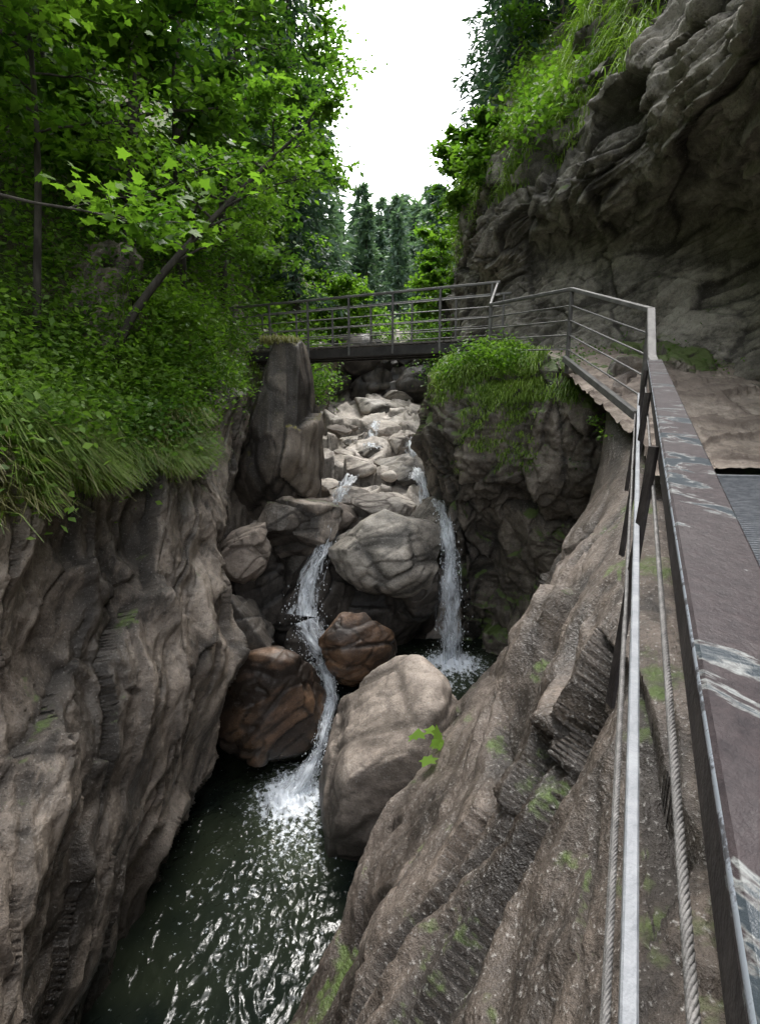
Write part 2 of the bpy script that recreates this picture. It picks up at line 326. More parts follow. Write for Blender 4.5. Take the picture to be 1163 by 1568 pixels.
boulder((.1,9.95,-2.82),(1.28,1.0,.92),(.2,.16,.3),11,m_grey,cuts=11,rid=.03,sm=.03,amp=1.2)
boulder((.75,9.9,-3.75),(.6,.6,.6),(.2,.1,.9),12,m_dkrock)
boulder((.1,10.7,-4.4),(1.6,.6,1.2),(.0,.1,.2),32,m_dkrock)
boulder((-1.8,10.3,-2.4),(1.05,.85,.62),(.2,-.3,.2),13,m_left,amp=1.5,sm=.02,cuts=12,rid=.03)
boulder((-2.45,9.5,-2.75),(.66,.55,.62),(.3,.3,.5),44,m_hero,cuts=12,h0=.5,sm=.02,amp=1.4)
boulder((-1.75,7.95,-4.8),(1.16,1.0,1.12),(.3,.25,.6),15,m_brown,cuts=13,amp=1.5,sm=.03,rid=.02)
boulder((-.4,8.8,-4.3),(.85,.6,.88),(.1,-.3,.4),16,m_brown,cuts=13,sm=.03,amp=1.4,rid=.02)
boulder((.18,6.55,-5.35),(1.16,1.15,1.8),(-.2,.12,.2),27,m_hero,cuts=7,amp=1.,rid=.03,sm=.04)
boulder((-2.45,8.7,-4.4),(.6,.7,1.1),(.1,.1,.4),18,m_dkrock)  # dark material puts the shade of a cave into this rock's colour
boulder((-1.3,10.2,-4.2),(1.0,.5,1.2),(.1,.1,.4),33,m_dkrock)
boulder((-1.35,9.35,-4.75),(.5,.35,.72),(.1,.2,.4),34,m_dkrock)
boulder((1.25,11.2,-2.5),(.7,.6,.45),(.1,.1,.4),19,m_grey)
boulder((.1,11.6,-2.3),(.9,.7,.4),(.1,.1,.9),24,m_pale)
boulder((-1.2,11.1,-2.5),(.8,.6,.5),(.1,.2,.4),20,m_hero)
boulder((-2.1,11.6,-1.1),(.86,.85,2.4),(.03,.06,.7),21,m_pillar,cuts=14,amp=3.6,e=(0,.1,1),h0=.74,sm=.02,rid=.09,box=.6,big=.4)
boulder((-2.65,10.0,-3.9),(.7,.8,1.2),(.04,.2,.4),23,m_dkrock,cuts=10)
mr=MB(); mg=MB(); r2=np.random.default_rng(8)
for k in range(58):
    y=11.4+12.3*r2.random()**1.05; x=-.2+r2.uniform(-2.2,2.1)*(1-.035*(y-11)); s=.12+.9*r2.random()**2.4
    V,F,cav=bverts(5 if s>.35 else 4,(s*r2.uniform(.9,1.7),s,s*r2.uniform(.32,.65)),r2.uniform(-.35,.35,3)+[0,0,k],k+50,cuts=14,h0=.5,sm=.01,amp=1.3)
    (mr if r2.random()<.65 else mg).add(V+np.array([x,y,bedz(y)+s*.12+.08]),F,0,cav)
mr.obj('river_rocks',[m_pale]); mg.obj('river_rocks',[m_grey])
mr=MB()
for k in range(30):
    x=-2.4+5*r2.random(); y=23.6+r2.random()*1.6; s=r2.uniform(.5,1.1); V,F,cav=bverts(4,(s*1.2,s,s*.9),r2.uniform(-.5,.5,3),k+350,cuts=12,amp=2)
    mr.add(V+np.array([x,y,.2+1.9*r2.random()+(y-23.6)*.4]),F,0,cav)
mr.obj('rock_step',[m_dkrock])
# ------------------------------------------------------------------ GROUND
def lip(y): return np.interp(y,[-10,0,7,8,9.5,12,16,20,25,30,50,200],[-3.7,-3.7,-3.7,-3.7,-3.9,-3.9,-3.7,-3.1,-2.3,-1.5,-3,-6]),np.interp(y,[-10,7,8,9.5,12,16,20,25,30,60,200],[-.7,-.6,-.2,1.,1.1,1.3,1.4,1.8,3.2,8,30])
def rlip(y): return np.interp(y,[-10,1,5,9,14,20,26,32,50,200],[5.9,5.8,6.1,6.4,5.8,5.8,6.6,4,5,8]),np.interp(y,[-10,9,14,20,27,31,34,60,200],[9.2,9.3,8.6,10.5,13,8,5,9,30])
def H(x,y):
    xl,zl=lip(y); xr,zr=rlip(y); fl=np.minimum(bedz(y)-.9,np.where(y>27,2.6+(y-27)*.16,99))
    fl=np.where(y<9,-8,fl)
    dl=xl-x; dr=x-xr; n=fbm(np.stack([x*.22,y*.22,x*0],-1).reshape(-1,3),4).reshape(np.shape(x))*1.1
    zL=zl+1.25*np.minimum(dl,7)+.95*np.clip(dl-7,0,60)+n*np.clip(dl/2,0,1); zR=zr+.95*np.minimum(dr,60)+n*np.clip(dr/2,0,1)
    return np.where(dl>0,zL,np.where(dr>0,zR,fl))
u=np.linspace(-1,1,380); gx=-3.6+np.sinh(u*4.2)/np.sinh(4.2)*160; v=np.linspace(0,1,320); gy=-14+v*40+v**4*200
X,Y=np.meshgrid(gx,gy); Z=H(X,Y); P=np.stack([X,Y,Z],2)
P[:,:,2]+=(fbm(P.reshape(-1,3)*.9,4)*.3).reshape(X.shape)*np.where(Z>-5,1,0)
m=MB(); m.add(P.reshape(-1,3),gridF(len(gy),len(gx))[:,::-1],0,.6); m.obj('ground',[m_soil])
# ------------------------------------------------------------------ WATER
t=NT('pool_water'); p=t.pos(); fo=t.attr()
bp=t.n('ShaderNodeBump',Strength=.35,Distance=.05,Height=t.noise(t.pos((0,0,.5),(1,.6,1)),6,4,.6,.5)).outputs[0]
c=t.mix(t.rng(t.noise(p,.8,2),.4,.6),(.005,.008,.007),(.018,.023,.014))
c=t.mix(t.rng(fo,.02,.3,0,.8),c,(.055,.068,.042))
w=t.n('ShaderNodeBsdfPrincipled',Base_Color=c,Roughness=.06,IOR=1.33,Normal=bp)
fm=t.n('ShaderNodeBsdfPrincipled',Base_Color=(.82,.86,.9),Roughness=.5,Normal=bp)
f=t.rng(t.math('ADD',fo,t.rng(t.noise(p,13,5,.75),.3,.7,-.5,.5)),.36,.62)
m_water=t.fin(t.n('ShaderNodeMixShader',i0=f,i1=w.outputs[0],i2=fm.outputs[0]).outputs[0])
def pool(name,x0,x1,y0,y1,z,n,foams,amp):
    X,Y=np.meshgrid(np.linspace(x0,x1,n),np.linspace(y0,y1,n)); P=np.stack([X,Y,0*X],2).reshape(-1,3)
    fo=np.zeros(len(P))
    for fx,fy,rx,ry,a in foams: fo=np.maximum(fo,a*np.exp(-(((P[:,0]-fx)/rx)**2+((P[:,1]-fy)/ry)**2)))
    ch=ridg(P*np.array([2.4,1.5,1])+fbm(P*1.4,2)[:,None]*.6,3)*.024*amp+fbm(P*5,3)*.012*amp
    P[:,2]=z+ch*(1+fo*1.6)+fo*.13+fo*np.clip(fbm(P*9,3),-.3,1)*.14
    m=MB(); m.add(P,gridF(n,n)[:,::-1],0,np.clip(fo,0,1)); return m.obj(name,[m_water])
pool('stream_pool_water',-5,2.5,-3,8.4,-6,480,[(-1.35,6.95,.55,.6,1.),(-1.15,6.3,.6,.8,.42),(-1.5,5.2,.8,1.2,.14)],1.)
pool('plunge_pool_water',-1.6,2.8,8.05,10.6,-5.08,240,[(1.4,9.4,.6,.48,1.),(1.0,8.9,.9,.6,.4)],.8)
t=NT('falling_water'); su=t.attr('su'); at=t.n('ShaderNodeCombineXYZ',X=t.math('MULTIPLY',su,5.),Y=t.math('MULTIPLY',t.attr('sv'),1.5),Z=t.attr()).outputs[0]
n=t.noise(at,1.6,5,.72,.5); ed=t.rng(t.math('ABSOLUTE',t.math('SUBTRACT',su,.5)),.5,.08)
al=t.rng(t.math('ADD',n,t.math('MULTIPLY',ed,.22)),.60,.80)
wb=t.n('ShaderNodeBsdfPrincipled',Base_Color=(.86,.9,.94),Roughness=.4,Normal=t.n('ShaderNodeBump',Strength=.6,Distance=.04,Height=n).outputs[0])
wt=t.n('ShaderNodeMixShader',i0=.4,i1=wb.outputs[0],i2=t.n('ShaderNodeBsdfTranslucent',Color=(.9,.94,.97)).outputs[0]).outputs[0]
m_fall=t.fin(t.n('ShaderNodeMixShader',i0=al,i1=t.n('ShaderNodeBsdfTransparent').outputs[0],i2=wt).outputs[0])
m_drop=simple('water_drops',(.85,.88,.92),(.93,.95,.97),5,.3)
def fall(name,path,widths,layers=2,drops=400,seed=0,nrm=(0,-1,.35)):
    r=np.random.default_rng(seed); path=np.array(path,float); n=70; W=crm(n,len(path)); Pp=W@path; wd=W@np.array(widths); mb=MB(); SU=[];SV=[]
    L=np.concatenate([[0],np.cumsum(np.linalg.norm(np.diff(Pp,axis=0),axis=1))])
    T=np.gradient(Pp,axis=0);T/=np.linalg.norm(T,axis=1)[:,None]
    for l in range(layers):
        s=np.cross(T,np.array(nrm)); s/=np.linalg.norm(s,axis=1)[:,None]; u=np.linspace(0,1,18)
        nn=np.cross(s,T); nn*=np.sign(-nn[:,1:2]+1e-6)
        V=Pp[:,None]+s[:,None]*((u-.5)[None,:,None]*wd[:,None,None]*(1+.25*l))
        q=np.stack([np.tile(u*4*wd.mean()*2,(n,1)),np.tile(L[:,None]*1.2,(1,18)),np.full((n,18),l*3.3+seed)],2).reshape(-1,3)
        bul=(.25*(1-(2*u-1)**2))[None,:]*wd[:,None]+(fbm(q*1.6,3).reshape(n,18))*.13+l*.05
        V=V+nn[:,None]*bul[:,:,None]+s[:,None]*(fbm(q*.9+50,2).reshape(n,18)*.12)[:,:,None]
        mb.add(V.reshape(-1,3),gridF(n,18),0,l*4.+seed); SU.append(np.tile(u,(n,1)).ravel()); SV.append(np.tile(L[:,None],(1,18)).ravel())
    if drops:
        V0,F0=ICO[1]; i=(n*r.random(drops)**.6).astype(int).clip(0,n-1); c=Pp[i]+r.normal(size=(drops,3))*np.array([1,.6,.5])*(wd[i]*.4)[:,None]+np.array([0,-.08,0]); s=r.uniform(.003,.012,drops)
        V=(c[:,None]+V0[None]*s[:,None,None]*np.array([1,1,1.8])).reshape(-1,3); mb.add(V,(F0[None]+np.arange(drops)[:,None,None]*len(V0)).reshape(-1,3),1,.5); SU.append(np.zeros(len(V)));SV.append(np.zeros(len(V)))
    mb.obj(name,[m_fall,m_drop],attrs={'su':np.concatenate(SU),'sv':np.concatenate(SV)})
fall('waterfall',[(1.2,11.0,-2.2),(1.27,10.2,-2.3),(1.33,9.75,-2.7),(1.36,9.6,-3.8),(1.38,9.5,-5.05)],[.14,.16,.22,.32,.46],3,800,1)
fall('waterfall',[(-.95,10.9,-2.2),(-1.0,10.3,-2.42),(-1.12,9.85,-2.9),(-1.35,9.5,-3.5),(-1.42,9.2,-3.98)],[.1,.12,.2,.34,.5],3,500,2)
fall('waterfall',[(-1.3,9.1,-3.98),(-1.15,8.9,-4.4),(-1.0,8.75,-4.95)],[.6,.5,.34],2,700,7)
fall('waterfall',[(-1.0,8.75,-4.8),(-.84,8.2,-5.0),(-.88,7.6,-5.3),(-1.05,7.3,-5.65),(-1.3,7.05,-6.0)],[.3,.15,.15,.28,.5],3,1000,3)
def onbed(pts,dz=.3): return [(x,y,bedz(y)+dz+e) for x,y,e in pts]
fall('waterfall',onbed([(-.15,18.6,.1),(-.2,17.6,.2),(-.3,17.0,-.1),(-.25,15.6,.1)]),[.3,.4,.45,.5],2,60,4,nrm=(0,-.5,1))
fall('waterfall',onbed([(.95,15.9,.25),(.95,15.1,.2),(1.0,14.6,-.15),(.95,13.4,.1),(1.05,12.2,.15),(1.15,11.2,.2)]),[.35,.45,.5,.45,.35,.3],2,80,5,nrm=(0,-.5,1))
fall('waterfall',onbed([(-.7,12.8,.15),(-.8,12.0,.15),(-.95,11.3,.2),(-.98,10.9,.4)]),[.3,.3,.25,.2],2,40,6,nrm=(0,-.5,1))
# ------------------------------------------------------------------ BRIDGE
m_steel=simple('weathered_steel',(.09,.086,.082),(.16,.155,.145),6,.55,.2,r2=.65)
m_beam=simple('dark_beam',(.018,.016,.015),(.04,.035,.032),4,.7)
m_galv=simple('galvanised_steel',(.18,.19,.205),(.28,.29,.305),14,.55,.1,r2=.7)
br=bpy.data.objects.new('footbridge',None); S.collection.objects.link(br)
A=np.array([2.35,10.9,1.22]);B=np.array([-3.7,13.6,1.18]); ax=unit(B-A); per=unit(np.cross(ax,[0,0,1]))
if per[1]<0: per=-per
def lin(a,b,n=2): return [a+(b-a)*i/(n-1) for i in range(n)]
mb=MB()
for o in (0,.5,1.1): boxpath(mb,lin(A+per*o+np.array([0,0,-.14]),B+per*o+np.array([0,0,-.14])),.09,.2,0)
mb.obj('beams',[m_beam],False,br)
mb=MB(); L=np.linalg.norm(B-A)
for k in range(int(L/.16)):
    c=A+ax*(k*.16+.07); boxpath(mb,[c-per*.06,c+per*1.18],.14,.04,0)
mb.obj('deck_planks',[simple('wet_planks',(.08,.07,.06),(.15,.135,.12),5,.6)],False,br)
mb=MB()
for o in (0.,1.12):
    off=per*(o-.04*(o==0))
    for k in range(7):
        c=A+ax*(.15+k*(L-.3)/6)+off; boxpath(mb,[c+np.array([0,0,-.2]),c+np.array([0,0,1.02])],.045,.045,0,side=ax)
    boxpath(mb,lin(A+off+np.array([0,0,1.04]),B+off+np.array([0,0,1.04])),.05,.045,0)
    for h in (.2,.4,.6,.8):
        V,F=tube(lin(A+off+np.array([0,0,h]),B+off+np.array([0,0,h])),[.011]*2,6); mb.add(V,F,0)
mb.obj('railing',[m_steel],False,br)
# ------------------------------------------------------------------ HANDRAIL
rl=bpy.data.objects.new('steel_handrail',None); S.collection.objects.link(rl)
D=np.array([.47,1,.155])
def R(y,x0,z0): return np.array([x0,0,z0])+D*y
t=NT('worn_painted_steel'); p=t.pos(); pp=t.pos((0,0,-.44),(1.3,.4,1))
n=t.noise(pp,10,5,.62,.5); f=t.rng(n,.575,.59); n3=t.noise(p,45,5,.75); n4=t.noise(p,3.,4,.6)
c=t.mix(t.rng(n3,.3,.7),(.018,.014,.016),(.05,.038,.039)); c=t.mix(t.rng(n4,.5,.7,0,.4),c,(.07,.06,.06)); c=t.mix(t.math('MULTIPLY',f,.75),c,(.04,.055,.065))
edge=t.math('MULTIPLY',t.rng(n,.555,.575),t.rng(n,.60,.575)); c=t.mix(t.math('MULTIPLY',edge,t.rng(n3,.35,.6,.1,.9)),c,(.26,.27,.26))
b=t.n('ShaderNodeBsdfPrincipled',Base_Color=c,Roughness=t.rng(t.math('ADD',f,t.rng(n4,.4,.6,-.2,.6)),0,1,.68,.34),Normal=t.n('ShaderNodeBump',Strength=.6,Distance=.004,Height=t.math('ADD',n3,n)).outputs[0]); b.inputs['Specular IOR Level'].default_value=.22
m_rail=t.fin(b.outputs[0])
m_dark=simple('dark_rail_side',(.022,.018,.018),(.05,.042,.04),12,.6,r2=.7,spec=.3)
K=np.array([2.62,5.35,.86])
ysr=(-1.2,-.5,0,.25,.5,1,2,3,4,4.5)
mb=MB(); cl=[R(y,.16,-.375) for y in ysr]; boxpath(mb,cl,.105,.03,0); mb.obj('top_rail',[m_rail],False,rl)
mb=MB(); boxpath(mb,[c+np.array([-.02,0,-.066]) for c in cl],.05,.1,0); mb.obj('rail_web',[m_dark],False,rl)
t=NT('bare_steel_edge'); p=t.pos(); n=t.noise(p,26,5,.7); f=t.rng(n,.42,.5)
b=t.n('ShaderNodeBsdfPrincipled',Base_Color=t.mix(f,(.05,.05,.055),(.42,.46,.52)),Roughness=t.rng(f,0,1,.6,.35),Metallic=t.math('MULTIPLY',f,.6)); m_edge=t.fin(b.outputs[0])
mb=MB(); V,F=tube([R(y,.1065,-.3725) for y in ysr],[.0065]*len(ysr),10); mb.add(V,F,0); mb.obj('worn_edge',[m_edge],True,rl)
mb=MB(); boxpath(mb,[R(4.42,.155,-.385),R(4.7,.14,-.36),K],.07,.05,0,side=(1,-.3,0))
pts=[K,np.array([2.72,7.9,1.55]),np.array([2.05,10.3,1.75]),]
for a,b2 in zip(pts[:-1],pts[1:]): boxpath(mb,[a,b2],.05,.05,0)
boxpath(mb,[pts[-1],A+np.array([-.05,0,1.04])],.045,.045,0)
for h in (.22,.42,.62,.82):
    for a,b2 in zip(pts[:-1],pts[1:]):
        V,F=tube([a-np.array([0,0,h]),b2-np.array([0,0,h])],[.011]*2,6); mb.add(V,F,0)
boxpath(mb,[K-np.array([.05,0,1.0]),np.array([2.68,7.9,.6])],.06,.09,0)
for a in pts: boxpath(mb,[a,a-np.array([.0,0,1.15])],.05,.05,0,side=(1,.1,0))
mb.obj('rail_to_bridge',[m_steel],False,rl)
mb=MB(); ys=np.linspace(-.8,4.9,12)
boxpath(mb,[R(y,.06,-.70) for y in ys],.018,.026,0); mb.obj('lower_rail',[m_galv],False,rl)
m_rope=simple('wire_rope_steel',(.13,.125,.12),(.22,.21,.2),30,.65,.2)
def rope(a,b,name):
    mb=MB(); n=1100; tt=np.linspace(0,1,n); c=a+(b-a)*tt[:,None]; T=unit(b-a); U=unit(np.cross(T,[0,0,1])); W=np.cross(T,U); Ln=np.linalg.norm(b-a)
    for k in range(6):
        ang=tt*Ln/.05*2*np.pi+k*2*np.pi/6; V,F=tube(c+.0036*(np.cos(ang)[:,None]*U+np.sin(ang)[:,None]*W),[.0022]*n,5); mb.add(V,F,0)
    mb.obj(name,[m_rope],True,rl)
rope(R(-.3,.045,-.86),R(4.8,.045,-.86),'wire_rope_lower'); rope(R(-.3,.1,-.545),R(4.8,.1,-.545),'wire_rope_upper')
rope(R(-.3,.05,-1.02),R(4.8,.05,-1.02),'wire_rope_bottom')
mb=MB()
for y in (1.75,3.0,4.2): boxpath(mb,[R(y,.09,-.42),R(y-.02,.03,-1.36)],.014,.05,0,side=(1,0,0))
mb.obj('posts',[m_dark],False,rl)
wk=bpy.data.objects.new('walkway',None); S.collection.objects.link(wk)
mb=MB()
for k in range(168):
    y=-1.2+k*.035; a=R(y,.36,-1.40); boxpath(mb,[a,a+np.array([1.15,-.2,0])],.008,.03,0)
for o in (0,.3,.6,.9,1.15):
    a=R(-1.3,.36+o,-1.435); b2=R(4.68,.36+o,-1.435); boxpath(mb,[a,b2],.03,.05,0)
a=R(4.7,.34,-1.42); boxpath(mb,[a,a+np.array([1.25,-.2,0])],.04,.1,0)
mb.obj('grating',[m_galv],False,wk)
# ------------------------------------------------------------------ VEGETATION
def dtree(base,h,lean,crad,seed,lm,lsize,nl,tm=LQ,tr=.09,start=.3,nlimb=16,flat=.3,name='deciduous_tree'):
    r=np.random.default_rng(seed); base=np.array(base,float); mb=MB(); n=14; tt=np.linspace(0,1,n)
    tp=base+np.outer(tt,[0,0,h])+np.outer(tt**1.4,[lean[0],lean[1],0])+np.stack([np.sin(tt*5+seed)*.12,np.cos(tt*4+seed)*.12,0*tt],1)*h*.12
    tp[0,2]-=.4
    V,F=tube(tp,tr*(1-.85*tt)+.008,8); mb.add(V,F,0)
    C=[];W=[]
    for k in range(nlimb):
        f=start+(1-start)*(k+.5)/nlimb*.97; i=f*(n-1); p0=tp[int(i)]*(1-i%1)+tp[min(int(i)+1,n-1)]*(i%1)
        az=k*2.4+r.uniform(-.5,.5); Ln=crad*(1.05-abs(f-.5)**1.5*1.2)*r.uniform(.6,1.2); el=r.uniform(.05,.5)+(f-.4)*.8
        d=np.array([math.cos(az)*math.cos(el),math.sin(az)*math.cos(el),math.sin(el)]); s=np.linspace(0,1,7)
        lp=p0+np.outer(s*Ln,d)+np.outer(-(s**2)*.12*Ln,[0,0,1])+r.normal(size=(7,3))*.03*Ln*s[:,None]
        V,F=tube(lp,tr*.38*(1-f*.5)*(1-.85*s)+.004,5); mb.add(V,F,0)
        for j in range(7):
            q=r.uniform(.3,1); i=q*6; p1=lp[int(i)]*(1-i%1)+lp[min(int(i)+1,6)]*(i%1)
            a2=az+r.choice([-1,1])*r.uniform(.3,1.3); l2=Ln*.38*r.uniform(.5,1.1); e=p1+np.array([math.cos(a2),math.sin(a2),r.uniform(-.15,.35)])*l2
            V,F=tube([p1,(p1+e)/2+[0,0,.04*l2],e],[.008,.006,.003],4); mb.add(V,F,0); C+= [p1*.4+e*.6,e,(p1+e)/2]; W+=[l2]*3
    C=np.array(C);W=np.array(W); i=r.integers(0,len(C),nl); cl=r.random(len(C))
    g=r.normal(size=(nl,3))*np.array([1,1,flat])*(W[i]*.38)[:,None]
    leaves(mb,C[i]+g,lsize,tm,1,np.clip(cl[i]*.6+r.random(nl)*.4,0,1))
    return mb.obj(name,[m_bark,lm])
def gz(x,y): return float(H(np.array([[x]]),np.array([[y]]))[0,0])
dtree((-4.9,6.0,gz(-4.9,6)),5.6,(1.3,-1.0),2.3,1,m_l1,.125,5000,LM,.06,.2,16,.3,'maple_tree')
dtree((-5.4,4.9,gz(-5.4,4.9)),5.4,(1.7,-.3),2.1,2,m_l1,.12,5000,LM,.05,.25,15,.3,'maple_tree')
dtree((-5.9,9.0,gz(-5.9,9)),7.5,(.8,.0),2.6,3,m_l1,.13,6500,LM,.08,.25,18,.3,'maple_tree')
dtree((-4.1,8.4,gz(-4.1,8.4)),4.0,(3.0,1.2),1.5,4,m_l1,.11,4500,LQ,.07,.4,14,.3)
dtree((-4.6,7.4,gz(-4.6,7.4)),5.5,(.3,.3),1.3,5,m_l1,.11,2200,LQ,.05,.5,12,.3)
spec=[(-4.6,12.5,9,1.2,2.4,m_l2),(-7.5,13,11,1,3.,m_l1),(-4.4,16,12,1.3,2.8,m_l2),(-8.5,18,12,.5,3.4,m_l1),(-5.2,20.5,14,1.6,3.,m_l2),(-11,15,11,0,3.6,m_l3),
(-10,24,14,.5,4,m_l2),(-4.0,25,12,.8,3,m_l1),(-6.8,10.5,9,0,2.8,m_l2),(-9.5,10.5,10,0,3.2,m_l3),(-8,6.5,8,0,2.8,m_l2),(-4.7,10.4,5.5,.8,1.9,m_l1)]
for k,(x,y,h,l,cr,mm) in enumerate(spec):
    dtree((x,y,gz(x,y)-.1),h,(l,0),cr,20+k,mm,.13+.005*y,7000,LQ,.12,.15,20,.3)
for k,(x,y,z0,h,l,cr,mm) in enumerate([(3.2,15,4.9,1.8,(-.4,-.3),.9,m_l1),(3.0,17.5,5.2,2.5,(-.4,0),1.1,m_l1),(3.6,27,2.5,5,(-.8,0),1.8,m_l1),(5.6,18,9,5,(-1.,0),1.8,m_l2),(6.,14.5,9.5,5,(-.6,0),2.,m_l2),(2.6,22,1.5,3.5,(-.4,0),1.3,m_l1),(-1.6,26,2.6,2.6,(0,0),1.5,m_l1),(4.3,31,5,6,(-.3,0),2.,m_l2)]):
    dtree((x,y,z0),h,l,cr,60+k,mm,.12+.004*y,5000,LQ,.07,.15,18,.35)
def cloud(name,C,R0,per,size,mat):
    C=np.array(C,float); i=np.repeat(np.arange(len(C)),per); Q=C[i]+rng.normal(size=(len(i),3))*np.array(R0)
    mb=MB(); leaves(mb,Q,size,LQ,0); mb.obj(name,[mat])
rr=np.random.default_rng(77)
cloud('shrub',[(rr.uniform(-2.2,3),rr.uniform(24.6,30),3.2+rr.uniform(-.7,.8)) for _ in range(70)],(.45,.45,.28),60,.2,m_l1)
cloud('shrub',[(rr.uniform(-2.3,-1.5),rr.uniform(16.2,18.5),rr.uniform(.1,1.0)) for _ in range(22)],(.22,.22,.18),50,.12,m_l1)
cloud('shrub',[(rr.uniform(1.5,2.4),rr.uniform(17,21),rr.uniform(.6,2.4)) for _ in range(18)],(.25,.25,.2),50,.13,m_l2)
cloud('shrub',[(rr.uniform(2.85,3.15),rr.uniform(6.6,7.4),rr.uniform(-.55,-.15)) for _ in range(7)],(.07,.07,.06),30,.05,m_l1)
def spruce_geo(h,rad,seed,whorl=.32,start=.12,dens=1.):
    r=np.random.default_rng(seed); mb=MB(); V,F=tube([[0,0,-1],[0,0,h*.5],[0,0,h]],[h*.012,h*.007,.01],7); mb.add(V,F,0)
    P0=[];D0=[]; z=h*start
    while z<h*.985:
        f=z/h; L=rad*(1-f)**.85*(1.0 if f>.25 else .75+f)+.1; nb=int(r.integers(5,8))
        for b in range(nb):
            az=r.uniform(0,6.28); Lb=L*r.uniform(.5,1.15); m=max(3,int(Lb/.16*dens)); s=np.linspace(.1,1,m)
            d=np.array([math.cos(az),math.sin(az),0]); lp=np.outer(s*Lb,d); lp[:,2]+=z+.18*s*Lb-.42*s**2*Lb
            sd=np.array([-d[1],d[0],0])
            for sg in (-1,1,0):
                q=lp+r.normal(size=(m,3))*.03; P0.append(q); D0.append(np.tile(d*.8+sd*sg*.9+np.array([0,0,-.35 if sg else -.8]),(m,1)))
        z+=whorl*r.uniform(.7,1.3)*(1-.4*f)
    return mb,np.concatenate(P0),np.concatenate(D0)
def spruce(base,h,rad,seed,mat,name='spruce_tree',size=.38,dens=.9,whorl=.42):
    mb,P0,D0=spruce_geo(h,rad,seed,whorl,.1,dens); tm=(LN[0]*np.array([1,1.4,1]),LN[1])
    leaves(mb,P0,size,tm,1,None,.6,D0/np.linalg.norm(D0,axis=1)[:,None])
    o=mb.obj(name,[m_bark,mat]); o.location=base; return o
spruce((-3.3,22,gz(-3.3,22)),16,2.4,1,m_sp); spruce((-6.5,26,gz(-6.5,26)),20,3,2,m_sp); spruce((-9,16,gz(-9,16)),15,2.8,3,m_sp)
spruce((4.7,22,6.5),15,2.7,4,m_sp); spruce((6.8,20,10),11,2.4,5,m_sp); spruce((5.4,27,8),14,2.8,6,m_sp); spruce((-5.0,33,3.5),14,2.6,7,m_sp); spruce((4.4,19.0,7.6),9,1.9,8,m_sp)
mb=MB(); tmpl=[]
for s in range(4):
    b0,P0,D0=spruce_geo(14,2.9,30+s,.65,.06,.5); leaves(b0,P0,.8,(LN[0]*np.array([1,1.6,1]),LN[1]),1,None,.6,D0/np.linalg.norm(D0,axis=1)[:,None]); tmpl.append(b0)
r=np.random.default_rng(12)
TR=[]
for k in range(130):
    y=36+70*r.random()**1.3; x=.6+r.uniform(-.75,.75)*y*.9; TR.append((x,y,.40 if abs(x-1.5)<.13*y else .75,r.uniform(10,19)))
for k in range(95):
    y=38+55*r.random(); x=1.+r.uniform(-.2,.22)*y; TR.append((x,y,.36,22))
for k,(x,y,tp,h) in enumerate(TR):
    z=max(gz(x,y),0)
    h=min(h,max(5,tp*y*r.uniform(.62,1)-z)); sc=h/14; b0=tmpl[k%4]; a=r.uniform(0,6.28); c,s=math.cos(a),math.sin(a); Rm=np.array([[c,-s,0],[s,c,0],[0,0,1]])*sc; Rm[:2]*=r.uniform(.85,1.2)
    off=mb.n
    for V,F,M,Rr in zip(b0.V,b0.F,b0.M,b0.R):
        mb.V.append(V@Rm.T+np.array([x,y,z])); mb.F.append(F+off); mb.M.append(M); mb.R.append(np.clip(Rr*.5+.3*r.random()+.2*min(1,(y-36)/40),0,1)); mb.n+=len(V)  # farther trees paler: more haze in the tint
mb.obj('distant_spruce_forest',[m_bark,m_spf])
def under(name,x0,x1,y0,y1,ncl,per,size,mat,zoff=.15,spread=.28,tm=LQ):
    x=rng.uniform(x0,x1,ncl); y=rng.uniform(y0,y1,ncl); z=H(x[:,None],y[:,None])[:,0]; k=(x<lip(y)[0]+.45)
    x,y,z=x[k],y[k],z[k]; z=np.maximum(z,lip(y)[1]); hh=rng.uniform(.0,.4,len(x)); C=np.stack([x,y,z+zoff+hh],1)
    i=np.repeat(np.arange(len(C)),per); P=C[i]+rng.normal(size=(len(i),3))*np.array([spread,spread,spread*.6]); cl=rng.random(len(C))
    mb=MB(); leaves(mb,P,size,tm,0,np.clip(cl[i]*.8+.2*rng.random(len(i)),0,1)); mb.obj(name,[mat])
under('undergrowth',-7.5,-3.2,4.2,9.5,300,50,.085,m_l1)
under('undergrowth',-5.2,-3.2,4.2,9.5,260,50,.09,m_herb)
under('undergrowth',-11,-3.3,8,16,550,45,.12,m_l1,spread=.4)
under('undergrowth',-9,-2.2,14,30,600,45,.2,m_l1,spread=.55)
